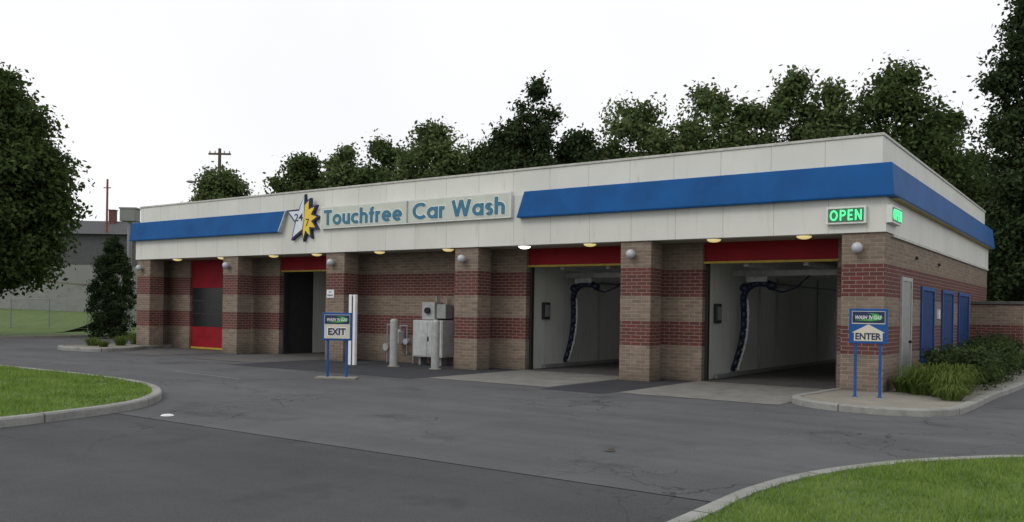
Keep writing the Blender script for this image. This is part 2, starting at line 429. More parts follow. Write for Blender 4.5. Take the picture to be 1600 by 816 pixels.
inR=island('kerb',R_isl,M['grass'],'lawn','mown grass verge with curved kerb','grass')
inC=island('kerb',[(-1.0,.8),(-1.15,-1.2),(-1.2,-2.35),(-.6,-3.15),(.2,-3.45),(1.1,-3.4),(1.75,-2.7),(1.9,-1.2),(1.95,1.5),(2.15,5.4),(2.2,12),(2.2,16),(1,17),(-.6,17),(-.6,6)],M['gravel'],'paved_island','pale paved planting island at the corner pillar','paving')
inD=island('kerb',[(-29.6,6),(-29.5,-1.5),(-28.8,-2.9),(-27.3,-3.1),(-26.2,-2.7),(-26.4,-1.4),(-27.2,-.2),(-27.9,2),(-28.1,6)],M['gravel'],'planted_island','small planted island at the end pillar','paving')
b=MB(); b.box(-40.2,-40.0,-9,20.5,-.03,.13)
struct(b.obj('kerb',M['gravel'],bevel=.02),'long straight kerb at the far edge of the lot','kerb')
# ------------------------------------------------------------ grass blades
def inpoly(pts,poly):
    x,y=pts[:,0],pts[:,1]; c=np.zeros(len(pts),bool); n=len(poly)
    for i in range(n):
        x1,y1=poly[i];x2,y2=poly[i-1]
        if y1==y2: continue
        c^=((y1>y)!=(y2>y))&(x<(x2-x1)*(y-y1)/(y2-y1)+x1)
    return c
def npmesh(name,V,nper,mat):
    n=len(V)//nper; me=bpy.data.meshes.new(name)
    me.vertices.add(len(V)); me.vertices.foreach_set('co',V.astype(np.float32).ravel())
    me.loops.add(len(V)); me.loops.foreach_set('vertex_index',np.arange(len(V),dtype=np.int32))
    me.polygons.add(n); me.polygons.foreach_set('loop_start',np.arange(0,len(V),nper,dtype=np.int32))
    me.polygons.foreach_set('loop_total',np.full(n,nper,dtype=np.int32))
    me.update(calc_edges=True); me.materials.append(mat)
    o=bpy.data.objects.new(name,me); COL.objects.link(o); return o
def blades(name,poly,bounds,n,h,w,z,label):
    pl=[(p.x,p.y) for p in poly]
    P=np.stack([rng.uniform(bounds[0],bounds[1],n),rng.uniform(bounds[2],bounds[3],n)],1)
    P=P[inpoly(P,pl)]; n=len(P)
    a=rng.uniform(0,2*np.pi,n); hh=h*rng.uniform(.5,1.2,n)*(.75+.5*(np.sin(P[:,0]*2.1)*np.sin(P[:,1]*1.7+P[:,0])*.5+.5)); t=np.stack([np.cos(a),np.sin(a)],1)*w/2
    lean=rng.normal(0,.45,(n,2))*hh[:,None]
    V=np.zeros((n,3,3)); V[:,0,:2]=P-t; V[:,1,:2]=P+t; V[:,2,:2]=P+lean; V[:,:2,2]=z; V[:,2,2]=z+hh
    o=npmesh(name,V.reshape(-1,3),3,M['blade']); o["label"]=label;o["category"]="grass";o["kind"]="stuff"
blades('grass_blades',inR,(1.3,12,-14.5,-6),130000,.07,.012,.105,'short mown grass blades on the verge')
blades('grass_blades',inL,(-26,-8,-18,-9),70000,.08,.022,.105,'short mown grass blades on the island')
# ------------------------------------------------------------ BUILDING
bay=[(-4.63,-1.28),(-10.11,-6.76),None,(-21.07,-17.72),(-26.55,-23.2)]
XL=-28.4; YB=16.6; ZS=3.55
car=thing('car_wash_building','long cream and brick car wash with blue fascia band','building')
b=MB()
xs=-.3
for o in bay:
    if o is None: continue
    b.box(o[1],xs,1.2,1.5,0,ZS); xs=o[0]
b.box(XL+.3,xs,1.2,1.5,0,ZS)
b.box(-.3,0,.65,YB,0,ZS); b.box(XL,XL+.3,.65,YB,0,ZS)
xs=-.3
for o in (bay[0],bay[1],bay[3]):
    b.box(o[1],xs,YB-.3,YB,0,ZS); xs=o[0]
b.box(XL+.3,xs,YB-.3,YB,0,ZS)
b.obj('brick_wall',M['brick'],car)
for k in range(6):
    x0=-.9-5.48*k
    if k==5: x0=XL
    b=MB(); b.box(0,.86 if 0<k<5 else .9,.03,.65,0,ZS-.002)
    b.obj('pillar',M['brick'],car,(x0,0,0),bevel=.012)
    g=MB(); g.sphere((.36,-.12,3.22),.12); gl=g.obj('globe_lamp',[M['globe']],car,(x0,0,0),smooth=True)
    g=MB(); g.cyl((.36,-.04,3.22),(.36,.03,3.22),.07,.09); g.obj('lamp_bracket',M['grey'],gl)
def part(x0,x1,mt,y0=1.5):
    b=MB(); b.box(x0,x1,y0,YB-.3,0.012,ZS); b.obj('bay_partition',M[mt],car)
part(-1.18,-.31,'inter'); part(-6.66,-4.73,'inter'); part(-17.62,-10.21,'inter'); part(-23.1,-21.17,'inter',2.9); part(-28.05,-26.65,'intershade')
b=MB(); b.box(-23.1,-21.17,1.5,2.9,.012,ZS); b.obj('shaded_partition_end',M['intershade'],car)  # front stretch of partition, bay shade painted into its colour
b=MB(); b.box(XL+.3,-.3,.27,YB-.27,ZS+.01,ZS+.15); b.obj('soffit',M['soffit'],car)
b=MB(); b.box(XL+.3,-.3,.27,YB-.27,4.9,5.02); b.obj('roof',M['roof'],car)
def ring(b,x0,x1,y0,y1,t,z0,z1,m=0):
    b.box(x0,x1,y0,y0+t,z0,z1,m); b.box(x0,x1,y1-t,y1,z0,z1,m)
    b.box(x0,x0+t,y0+t,y1-t,z0,z1,m); b.box(x1-t,x1,y0+t,y1-t,z0,z1,m)
b=MB(); ring(b,XL-.03,.03,-.03,YB+.03,.3,ZS,4.95); b.obj('fascia',M['white'],car,bevel=.008)
b=MB(); ring(b,XL+.09,-.09,.09,YB-.09,.18,4.95,5.64); b.obj('parapet',M['white'],car)
b=MB(); ring(b,XL+.06,-.06,.06,YB-.06,.24,5.64,5.70); b.obj('coping',M['cope'],car,bevel=.008)
X0=.03; Y0=-.03; Y1=YB+.03; XA=XL-.03
def prof(wx,wy,nx,ny,shift=(0,0)):
    out=[]
    for d,z in [(.001,4.30),(.18,4.30),(.19,4.33),(.12,5.0),(.10,5.02),(.001,5.02)]:
        k=(z-4.30)/.72
        out.append((wx+nx*d+shift[0]*k,wy+ny*d+shift[1]*k,z))
    return out
b=MB(); b.loft([prof(-9.5,Y0,0,-1,(.2,0)),prof(X0,Y0,1,-1),prof(X0,Y1,1,1),prof(-8,Y1,0,1)]); b.obj('blue_band',M['blue'],car)
b=MB(); b.loft([prof(-19.5,Y0,0,-1,(.28,0)),prof(XA,Y0,-1,-1),prof(XA,Y1,-1,1),prof(-20,Y1,0,1)]); b.obj('blue_band',M['blue'],car)
def endcap(x,sh,name,s):
    p=prof(x,Y0,0,-1,(sh,0)); q=prof(x+.05*s,Y0,0,-1,(sh,0))
    def pr(l): return [(a,bb_-.006 if i not in(0,5) else bb_,c+(.006 if c>4.9 else -.006)) for i,(a,bb_,c) in enumerate(l)]
    b=MB(); b.loft([pr(p),pr(q)]); b.obj(name,M['bluetrim'],car)
endcap(-19.5,.28,'band_end_trim',1)
b=MB(); b.box(X0+.005,X0+.17,.3,YB-.1,4.288,4.298); b.obj('band_underside_glow',M['softglow'],car)  # yellow strip, its colour stands in for lamplight under the band
b=MB(); b.box(.005,.05,.66,YB,ZS-.06,ZS-.003); b.obj('side_trim',M['cope'],car)
for i,(x,mt) in enumerate([(-1.75,'lampw'),(-3.9,'lampw'),(-7.35,'lampw'),(-9.45,'lampb'),(-12.2,'lampw'),(-15.0,'lampw'),(-17.9,'lampw'),(-20.1,'lampw'),(-23.0,'lampw'),(-25.8,'lampw')]):
    b=MB(); b.sphere((0,0,0),.17,0,20,10,.42); o=b.obj('soffit_lamp',M[mt],car,(x,.12,ZS-.02),smooth=True)
    b=MB(); b.cyl((0,0,-.0),(0,0,.03),.19,.19,20); b.obj('lamp_rim',M['grey'],o)
for x in (-2.0,-7.5,-18.6):
    for y in (6.5,11.5):
        b=MB(); b.cyl((x,y-.7,ZS-.10),(x,y+.7,ZS-.10),.03,.03,10); t=b.obj('added_tube_lamp',M['filltube'],car)  # tubes added to brighten the bay interiors
        b=MB(); b.box(x-.07,x+.07,y-.75,y+.75,ZS-.06,ZS+.005); b.obj('added_tube_housing',M['lgrey'],t)
def raised(o):
    d=MB(); d.box(o[0],o[1],1.30,1.36,3.08,ZS+.005)
    dd=d.obj('door',M['red'],car)
    for z in(3.22,3.38):
        r=MB(); r.box(o[0],o[1],1.292,1.299,z,z+.012); r.obj('door_rib',M['red'],dd)
    y=MB(); y.box(o[0],o[1],1.25,1.38,3.02,3.075); y.obj('door_bottom_bar',M['yellow'],dd)
    for a,c in ((o[0]-.001,o[0]+.07),(o[1]-.07,o[1]+.001)):
        t=MB(); t.box(a,c,1.39,1.52,0.013,3.5); t.obj('door_track',M['dark'],dd)
for o in (bay[0],bay[1],bay[3]): raised(o)
o=bay[4]
d=MB()
d.box(o[0],o[1],1.315,1.35,.096,3.545)
for z0,z1 in ((.1,.49),(.50,.90),(2.46,2.98),(2.99,3.545)): d.box(o[0]+.002,o[1]-.002,1.30,1.3145,z0,z1)
dd=d.obj('door',M['red'],car)
w=MB(); w.box(o[0]+.06,o[1]-.06,1.296,1.314,.91,2.45); w.obj('door_window',M['glass'],dd)
for z in (1.42,1.94):
    w=MB(); w.box(o[0]+.06,o[1]-.06,1.285,1.2955,z-.02,z+.02); w.obj('window_bar',M['dark'],dd)
w=MB(); w.box(o[0],o[1],1.27,1.37,.02,.095); w.obj('door_bottom_bar',M['yellow'],dd)
d=MB(); d.box(0.002,.03,1.7,2.65,.13,2.57); dd=d.obj('service_door',M['gdoor'],car)
f=MB(); f.box(.002,.05,1.6,1.7,.13,2.66);f.box(.002,.05,2.65,2.75,.13,2.66);f.box(.002,.05,1.7,2.65,2.57,2.66); f.obj('door_frame',M['lgrey'],dd)
f=MB(); f.cyl((.03,2.52,1.15),(.09,2.52,1.15),.035); f.obj('door_handle',M['dark'],dd)
for y0,y1 in ((4.0,5.8),(7.0,8.9),(9.9,12.0)):
    d=MB(); d.box(.004,.012,y0+.1,y1-.1,.3,2.42)
    for i in range(1,10): d.box(.012,.018,y0+.1,y1-.1,.3+i*.212,.315+i*.212)
    dd=d.obj('shutter',M['bdoor'],car)
    f=MB(); f.box(.004,.045,y0,y0+.1,.2,2.52);f.box(.004,.045,y1-.1,y1,.2,2.52);f.box(.004,.045,y0+.1,y1-.1,2.42,2.52); f.box(.004,.045,y0+.1,y1-.1,.2,.3); f.obj('shutter_frame',M['bframe'],dd)
for y in (3.3,6.4):
    b=MB(); b.box(.004,.07,y-.04,y+.04,3.14,3.22); b.obj('wall_lamp',M['dark'],car,bevel=.01)
b=MB(); b.box(.004,.06,6.3,6.5,1.7,1.95); b.obj('wall_notice',M['whitep'],car)
for xw in (-4.73,-10.21):
    for yy,zz_ in ((5.6,2.7),(7.2,2.9),(11.5,3.0)):
        b=MB(); b.cyl((xw+.05,yy,.02),(xw+.05,yy,zz_),.025,.025,8); b.obj('wall_pipe',M['grey'],car)
    b=MB(); b.cyl((xw+.05,5.6,2.7),(xw+.05,15,2.7),.022,.022,8); b.obj('wall_pipe',M['grey'],car)
    b=MB(); b.box(xw+.03,xw+.13,2.2,15,.02,.12); b.obj('wheel_guide',M['grey'],car)
# ------------------------------------------------------------ signs on building
s=thing('lettered_sign','pale wall sign with blue letters reading Touchfree Car Wash','sign',(-13.6,-.03,4.69))
b=MB(); b.box(-3.85,3.85,-.12,-.001,-.37,.37); b.obj('sign_box',M['signbox'],s,bevel=.01)
b=MB(); b.box(-3.80,3.80,-.126,-.121,-.32,.32); b.obj('sign_face',M['signface'],s)
b=MB(); b.box(-.03,.03,-.134,-.1265,-.33,.33); b.obj('divider',M['divider'],s)
for word,xa,xb in (('Touchfree',-3.66,-.20),('Car',.22,1.50),('Wash',1.74,3.66)):
    strokeword('letter_outline',word,xa,xb,-.255,.50,-.1265,.004,.195,M['lettere'],s,grow=.075)
    strokeword('lettering',word,xa,xb,-.255,.50,-.1375,.008,.195,M['letter'],s)
s=thing('star_sign','white and yellow star sign reading 24 7','sign',(-18.3,-.03,4.69))
def star(n,R,r,a0=90): return [((R if i%2==0 else r)*math.cos(math.radians(a0+i*180/n)),(R if i%2==0 else r)*math.sin(math.radians(a0+i*180/n))) for i in range(2*n)]
five=star(5,.76,.34,86)
def off(poly,d):
    n=len(poly); out=[]
    A=sum(poly[i][0]*poly[(i+1)%n][1]-poly[(i+1)%n][0]*poly[i][1] for i in range(n))
    if A<0: poly=poly[::-1]
    for i in range(n):
        p0,p,p1=[Vector(poly[(i+k)%n]) for k in (-1,0,1)]
        a=(p-p0).normalized(); c=(p1-p).normalized(); n0=Vector((a.y,-a.x)); n1=Vector((c.y,-c.x))
        m=(n0+n1); 
        m=m/max(m.length_squared*.5,.35)
        out.append(tuple(p+m*d))
    return out
Rr=[]
for i in range(11):
    a=math.radians(66-i*15.5); rr=(.66 if i%2==0 else .40); Rr.append((rr*math.cos(a)+.02,rr*math.sin(a)))
L=[five[0],five[1],five[2],five[3],five[4],five[5]]
Lw=L+[(.05,0.0)]
b=MB(); b.xz(off(Lw,.065),-.12,-.001); b.obj('star_backing',M['navy'],s)
b=MB(); b.xz(off([(-.04,.46)]+Rr+[(-.04,-.32)],.06),-.116,-.002); b.obj('burst_backing',M['navy'],s)
b=MB(); b.xz(Lw,-.14,-.121); b.obj('white_star_half',M['starw'],s)
b=MB(); b.xz([(.09,.46)]+Rr+[(.02,-.34),(.075,-.05)],-.136,-.122); b.obj('yellow_burst_half',M['stary'],s)
text('number_lettering','24',.42,.25,(-.19,-.142,.07),M['navy'],s,depth=.006,off=.012)
text('number_lettering','7',.17,.24,(.24,-.138,-.12),M['navy'],s,depth=.006,off=.0)
def opensign(loc,rz,w=.84,lab='lit green neon sign reading OPEN on the front fascia'):
    s=thing('open_sign',lab,'sign',loc,rz,'green neon open signs')
    b=MB(); b.box(-w/2,w/2,-.12,-.001,-.19,.19); b.obj('sign_box',M['signbox'],s,bevel=.01)
    b=MB(); b.box(-w/2+.045,w/2-.045,-.124,-.121,-.15,.15); b.obj('sign_face',M['neonbk'],s)
    strokeword('neon_lettering','OPEN',-w/2+.085,w/2-.085,-.115,.23,-.126,.012,.14,M['neon'],s,space=.22)
opensign((-.78,-.03,3.93),0)
opensign((.03,.40,3.93),math.pi/2,.95,'lit green neon sign reading OPEN on the side fascia')
s=thing('notice_sign','small white notice plate fixed to a brick pillar','sign',(-17.1,.03,2.2))
b=MB(); b.box(-.17,.17,-.02,-.001,-.13,.13); b.obj('plate',M['whitep'],s)
text('notice_lettering','NO',.12,.06,(0,-.022,.06),M['navy'],s,depth=.003); text('notice_lettering','PARKING',.26,.06,(0,-.022,-.05),M['navy'],s,depth=.003)
# ------------------------------------------------------------ post signs
def postsign(word,loc,rz,w,h,zt,lab):
    s=thing('post_sign',lab,'sign',loc,rz,'blue framed entry and exit signs')
    for sx in(-1,1):
        b=MB(); b.cyl((sx*w*.32,0,-.02),(sx*w*.32,0,zt-h*.5),.03,.03,10); b.box(sx*w*.32-.05,sx*w*.32+.05,-.05,.05,0,.012); b.obj('post',M['signblue'],s)
    b=MB(); b.box(-w/2,w/2,-.05,-.032,zt-h,zt); b.obj('frame',M['signblue'],s,bevel=.008)
    if word=='EXIT':
        b=MB(); b.box(-w/2+.05,w/2-.05,-.056,-.051,zt-h+.05,zt-.05); b.obj('sign_face',M['beige'],s)
    else:
        b=MB(); b.box(-w/2+.05,w/2-.05,-.056,-.051,zt-h*.44,zt-.05); b.obj('sign_face',M['beige'],s)
    b=MB(); b.box(-w/2+.06,w/2-.06,-.060,-.0565,zt-h*.41,zt-.06); b.obj('logo_panel',M['navy'],s)
    zc=zt-h*.25
    sw=[(-w*.36,-.06),(w*.05,-.075),(w*.30,-.05),(w*.38,.0),(w*.22,.07),(-w*.02,.085),(w*.12,.055),(w*.1,-.02),(-w*.1,-.045)]
    b=MB(); b.xz([(x,z+zc) for x,z in sw],-.063,-.0605); b.obj('logo_swoosh',M['green'],s)
    text('logo_lettering',"WASH 'N GAS",w*.68,.08,(0,-.0635,zc+.0),M['whitep'],s,depth=.003,shear=.3,off=.02)
    if word=='EXIT':
        text('letter_outline','EXIT',w*.66,h*.30,(0,-.057,zt-h*.68),M['lettere'],s,depth=.003,off=.06)
        text('lettering','EXIT',w*.60,h*.25,(0,-.0615,zt-h*.68),M['navy'],s,depth=.003,off=.035)
        b=MB(); b.box(-.5,.5,-.2,.2,-.01,.05); b.obj('concrete_footing',M['gravel'],s,bevel=.02)
    else:
        zb=zt-h*.93; k=w*.43
        b=MB(); b.xz([(-k*.86,zb),(k*.86,zb),(k*.86,zb+h*.24),(k,zb+h*.24),(0,zb+h*.48),(-k,zb+h*.24),(-k*.86,zb+h*.24)],-.056,-.0515); b.obj('arrow_panel',M['beige'],s)
        text('lettering','ENTER',k*1.55,h*.19,(0,-.057,zb+h*.135),M['navy'],s,depth=.003,off=.03)
postsign('EXIT',(-11.5,-4.9,0),math.radians(33),.73,.68,1.62,'blue framed sign reading EXIT on two posts')
postsign('ENTER',(.0,-1.35,.11),math.radians(15),.72,.70,1.78,'blue framed sign reading ENTER on two posts')
s=thing('white_marker_post','tall white flat post beside the exit sign','post',(-15.05,-.95,0))
b=MB(); b.box(-.13,-.01,-.05,.05,0,2.15); b.box(.05,.15,-.05,.05,0,2.15); b.obj('post',M['whitep'],s,bevel=.01)
b=MB(); b.box(-.01,.05,-.03,.03,0,2.1); b.obj('middle_strip',M['dark'],s)
# ------------------------------------------------------------ bollards
for x,y in ((-13.75,-.5),(-12.15,-.45)):
    s=thing('bollard','grey rounded steel bollard guarding utility boxes','bollard',(x,y,0),0,'grey bollards by the utility boxes')
    b=MB(); b.cyl((0,0,0),(0,0,1.36),.12,.12,20); b.sphere((0,0,1.36),.12,0,20,8,.7); b.obj('post',M['lgrey'],s,smooth=False)
    b=MB(); b.cyl((0,0,0),(0,0,.03),.19,.16,20); b.obj('footing',M['gravel'],s)
s=thing('electrical_cabinet','grey steel electrical cabinet with meter box against brick','utility box',(-13.35,.85,0))
b=MB(); b.box(-.60,.60,-.28,.28,.26,1.40); b.obj('cabinet',M['cab'],s,bevel=.015)
for a,c in ((-.57,-.01),(.01,.57)):
    b=MB(); b.box(a,c,-.295,-.281,.30,1.36); b.obj('cabinet_door',M['cab'],s)
b=MB(); b.box(.03,.06,-.32,-.296,.75,.9); b.obj('handle',M['dark'],s)
b=MB(); b.box(-.40,.12,-.1,.30,1.42,1.96); b.obj('meter_box',M['lgrey'],s,bevel=.01)
b=MB(); b.box(.16,.52,-.05,.30,1.46,1.90); b.obj('meter_box',M['grey'],s,bevel=.01)
b=MB(); b.cyl((-.14,-.1,1.70),(-.14,-.19,1.70),.105,.095,20); b.obj('meter_dial',M['glass'],s)
for x in(-.42,.42):
    b=MB(); b.box(x-.04,x+.04,-.15,.15,0,.26); b.obj('leg',M['metal'],s)
for x in (.2,-.1):
    b=MB(); b.cyl((x,.1,0),(x,.1,.26),.04); b.obj('conduit',M['metal'],s)
for x,z in ((.33,1.90),(-.1,1.96)):
    b=MB(); b.cyl((x,.25,z),(x,.25,z+.2),.03); b.obj('conduit',M['metal'],s)
s=thing('gas_meter','pale gas meter with looping pipes on brick wall','meter',(-14.85,.9,0))
b=MB(); b.box(-.2,.12,-.15,.15,.62,1.02); b.sphere((-.04,0,1.02),.15,0,16,8,.4); b.obj('meter_body',M['cab'],s,bevel=.03)
b=MB()
P=[(-.14,0,1.05),(-.14,0,1.22),(-.5,0,1.22),(-.5,0,.02)]
for i in range(3): b.cyl(P[i],P[i+1],.025); b.sphere(P[i+1],.03,0,10,6)
P=[(.06,0,1.05),(.06,0,1.2),(.36,0,1.2),(.36,0,.3),(.36,.28,.3)]
for i in range(4): b.cyl(P[i],P[i+1],.025); b.sphere(P[i+1],.03,0,10,6)
b.cyl((.55,.1,0),(.55,.1,.8),.035); b.obj('pipe',M['metal'],s)
for p in ((-.5,.5,.12),(.36,.7,.10)):
    b=MB(); b.cyl((p[0],-.09,p[1]),(p[0],.07,p[1]),p[2],p[2],20); b.obj('regulator',M['lgrey'],s)
s=thing('junction_box','small grey junction boxes with pipe on brick wall','utility box',(-12.2,1.08,0))
for z0,z1 in ((.95,1.14),(.64,.86)):
    b=MB(); b.box(-.24,.16,-.08,.118,z0,z1); b.obj('box',M['cab'],s,bevel=.01)
b=MB(); b.cyl((-.1,0,.86),(-.1,0,.95),.03); b.cyl((0,0,0),(0,0,.64),.025); b.obj('pipe',M['metal'],s)
def wash(x,lab):
    s=thing('wash_machine',lab,'car wash machine',(x,3.5,0),0,'overhead car wash machines')
    b=MB(); b.box(-.1,3.15,.02,.16,2.80,2.95); b.box(.95,1.07,-1.9,6,2.955,3.05); b.box(2.45,2.57,-1.9,6,2.955,3.05)
    b.obj('overhead_rail',M['rail'],s)
    b=MB(); b.box(.35,.95,-.14,.32,2.62,2.795); b.obj('carriage',M['rail'],s,bevel=.03)
    # arched arm: pivot head, quarter arch, slightly bowed upright
    pts=[(1.15,-.05,2.50),(.95,-.05,2.58),(.72,-.05,2.60)]
    for i in range(1,7):
        a=math.radians(90+i*15); pts.append((.72+.46*math.cos(a),-.05,2.14+.46*math.sin(a)))
    for i in range(1,8):
        t=i/7; pts.append((.26-.05*t+.07*math.sin(math.pi*t)-.20*t*t,-.05,2.14-1.92*t))
    b=MB()
    for i in range(len(pts)-1):
        r0=.10-.03*i/len(pts); b.cyl(pts[i],pts[i+1],r0,r0-.002,14); b.sphere(pts[i+1],r0-.002,0,14,8)
    b.sphere((.30,-.05,2.46),.14,0,16,8)
    b.obj('spray_arm',M['arm'],s,smooth=True)
    b=MB(); q=[(p[0]+.13,-.06,p[2]) for p in pts[8:]]
    for i in range(len(q)-1): b.cyl(q[i],q[i+1],.03,.03,10); b.sphere(q[i+1],.03,0,10,6)
    for p in q[1:]: b.cyl((p[0]-.10,-.06,p[2]),(p[0]+.06,-.08,p[2]),.018,.012,8)
    b.obj('nozzle_pipe',M['rail'],s)
    b=MB(); hp=[(.6,.1,2.8),(.9,.15,2.45),(1.3,.1,2.35),(1.7,.1,2.5),(2.0,.1,2.8)]
    for i in range(4): b.cyl(hp[i],hp[i+1],.025,.025,8); b.sphere(hp[i+1],.025,0,8,6)
    b.obj('hose',M['arm'],s,smooth=True)
wash(-4.65,'overhead wash machine with dark blue arched spray arm')
wash(-10.13,'overhead wash machine with dark blue arched spray arm')
for x in (-4.73,-10.21):
    s=thing('control_box','small dark control box on a bay wall','control box',(x,2.35,1.75))
    b=MB(); b.box(.002,.1,-.18,.18,-.26,.26); b.obj('housing',M['dark'],s,bevel=.02)
    b=MB(); b.box(.101,.11,-.12,.12,-.18,.18); b.obj('cover',M['grey'],s)
s=thing('brick_enclosure_wall','low banded brick enclosure wall with coping by building side','wall',(0,0,0))
b=MB(); b.box(.004,1.5,12.7,12.95,0,2.2); b.box(1.25,1.5,12.95,16.6,0,2.2); b.obj('wall',M['brick'],s)
b=MB(); b.box(.004,1.56,12.64,13.0,2.202,2.3); b.box(1.19,1.56,13.0,16.66,2.202,2.3); b.obj('coping',M['concd'],s,bevel=.01)
# ------------------------------------------------------------ vegetation
def leaf_quads(C,Rd,nper,size,flat=.8,spread=.33):
    n=len(C)*nper
    c=np.repeat(C,nper,0); r=np.repeat(Rd,nper)
    d=rng.normal(size=(n,3)); d/=np.linalg.norm(d,axis=1,keepdims=True)
    rad=r*np.abs(rng.normal(.55,spread,n))
    P=c+d*rad[:,None]*np.array([1,1,flat])
    nm=d*.5+rng.normal(size=(n,3))*.6+np.array([0,0,.35]); nm/=np.linalg.norm(nm,axis=1,keepdims=True)
    t=np.cross(nm,rng.normal(size=(n,3))); t/=np.linalg.norm(t,axis=1,keepdims=True); u=np.cross(nm,t)
    s=size*rng.uniform(.6,1.3,n)[:,None]
    V=np.stack([P-t*s*.5,P-u*s*.30+t*s*.05,P+t*s*.55,P+u*s*.30+t*s*.05],1)
    return V.reshape(-1,3)
def tree(name,x,y,H,W,bot,shape,ncl,nper,size,mat,label,cat='tree',lump=.33,group=None,spread=.33,wobk=1.0):
    s=thing(name,label,cat,(x,y,0),0,group)
    ch=H-bot; R=W/2
    C=[];Rd=[]
    ph=rng.uniform(0,6.28,4)
    while len(C)<ncl:
        h=rng.random()
        if shape=='round': pr=max(.05,1-abs(2*h-.9)**2.6)**.55 if h<.95 else .35
        elif shape=='tall': pr=max(.34,(math.sin(math.pi*min(1,(h*.86+.10)))**.6)*(1-.25*h))
        elif shape=='column': pr=(1-h**2.4)**.7*.95+.03
        else: pr=(1-h)**.75*.95+.05
        a=rng.uniform(0,2*math.pi)
        k_=0.1 if shape=='column' else wobk
        wob=1+k_*(.16*math.sin(2*a+ph[0]+h*4)+.11*math.sin(5*a+ph[1]+h*9))
        if rng.random()>pr**.6+.2: continue
        rr=R*pr*wob*(rng.random()**.5)*.86
        C.append((rr*math.cos(a),rr*math.sin(a),bot+h*ch*.93)); Rd.append(R*lump*rng.uniform(.6,1.3)*(.6 if shape in('spire','column') else 1)*(.6+.4*pr))
    C=np.array(C);Rd=np.array(Rd)
    V=leaf_quads(C,Rd,nper,size,spread=spread)
    o=npmesh('crown',V,4,M[mat]); o.parent=s
    b=MB(); tr=.012*H+.04; top=bot+ch*.55
    pts=[Vector((0,0,-.1))]+[Vector((random.uniform(-.15,.15)*k,random.uniform(-.15,.15)*k,top*k/4)) for k in range(1,5)]
    for k in range(4): b.cyl(pts[k],pts[k+1],tr*(1-k*.22),tr*(1-(k+1)*.22),10)
    idx=rng.choice(len(C),min(len(C),22),replace=False)
    for i in idx:
        e=Vector(C[i])*.92; z0=max(bot*.7,e.z-math.hypot(e.x,e.y)*.9-.4); z0=min(z0,top*.95); k=min(3,int(z0/top*4)); f=z0/top*4-k
        st=pts[k].lerp(pts[k+1],f); mid=st.lerp(e,.5)+Vector((0,0,-.15)); r=tr*.22
        b.cyl(st,mid,r,r*.5,6); b.cyl(mid,e,r*.5,r*.12,6)
    b.obj('trunk',M['bark'],s,smooth=True)
    return s
def BT(x,y,H,W,bot,shape,mat,label,ncl=100,nper=240,size=.255,lump=.42):
    tree('broadleaf_tree',x,y,H,W,bot,shape,ncl,nper,size,mat,label,lump=lump)
G='green leafy tree behind the car wash';Lg='light green airy tree behind the car wash';D='dark leafy tree behind the car wash'
BT(-47.1,17.4,11.5,5.4,4,'round','leafl','light green leafy tree behind the lot')
BT(-37.6,16.6,11.5,5.2,2,'round','leaf',G)
BT(-35.2,17.6,12.0,5.0,2,'round','leafl',Lg)
BT(-32.7,19.0,12.6,5.4,2,'round','leaf',G)
BT(-29.4,19.2,13.0,6.2,2,'round','leafl',Lg)
BT(-27.2,21.5,12.0,6.0,2,'round','leaf',D.replace('dark','green'))
tree('broadleaf_tree',-22.9,20.5,15.6,4.6,2,'tall',110,240,.23,'leafd','tall dark narrow topped tree behind the car wash',lump=.36)
BT(-24.6,20.6,12.9,5.8,2,'round','leafd',D)
BT(-21.3,22.5,12.4,5.6,2,'round','leafd',D)
BT(-19.0,25.0,14.3,6.6,2,'round','leafl',Lg)
BT(-17.0,23.8,12.4,5.8,2,'round','leafl',Lg)
BT(-14.7,25.6,15.2,6.4,2,'round','leafl',Lg)
BT(-12.8,26.4,13.6,5.8,2,'round','leaf',G)
BT(-11.0,28.2,15.8,5.6,2,'round','leafl',Lg)
BT(-8.8,28.0,14.6,5.8,2,'round','leafl',Lg)
BT(-6.2,29.3,15.6,7.6,2,'round','leaf','broad round topped tree behind the car wash',150)
BT(-4.1,31.5,13.4,5.4,2,'round','leaf',G)
for i in range(13):
    t=i/12
    BT(-41+36*t+random.uniform(-.5,.5),20.5+15.0*t+random.uniform(-.5,.5),10.9+2.6*t+random.uniform(-.5,.6),7.4,1.5,'round',('leaf','leafd','leafl')[i%3],('green leafy tree at the wood edge','dark leafy tree at the wood edge','light green leafy tree at the wood edge')[i%3],85,240,.28,.46)
BT(-3.4,38,12.4,7,1,'round','leafd','dark leafy tree beyond the car wash')
BT(-1.8,33,9.9,6.5,.3,'round','leaf','low green leafy tree beside the car wash',110)
BT(.4,28.6,7.8,6,.2,'round','leafd','low dark leafy tree beside the car wash',110)
BT(3.2,31,9.5,7,.3,'round','leafd','low dark leafy tree beside the car wash',120)
tree('tall_evergreen_tree',1.15,22.4,17.0,5.4,.6,'tall',260,260,.21,'leafd','very tall dark tree beside the car wash',lump=.34)
tree('broadleaf_tree',-44.9,.6,14.6,11.6,2.6,'round',330,330,.27,'leafm','large dark green maple with full rounded crown',lump=.27,spread=.26,wobk=.45)
tree('arborvitae_tree',-37.8,4.4,5.5,2.7,.05,'column',260,170,.10,'leafd','dense dark conical evergreen beside the lot',lump=.40)
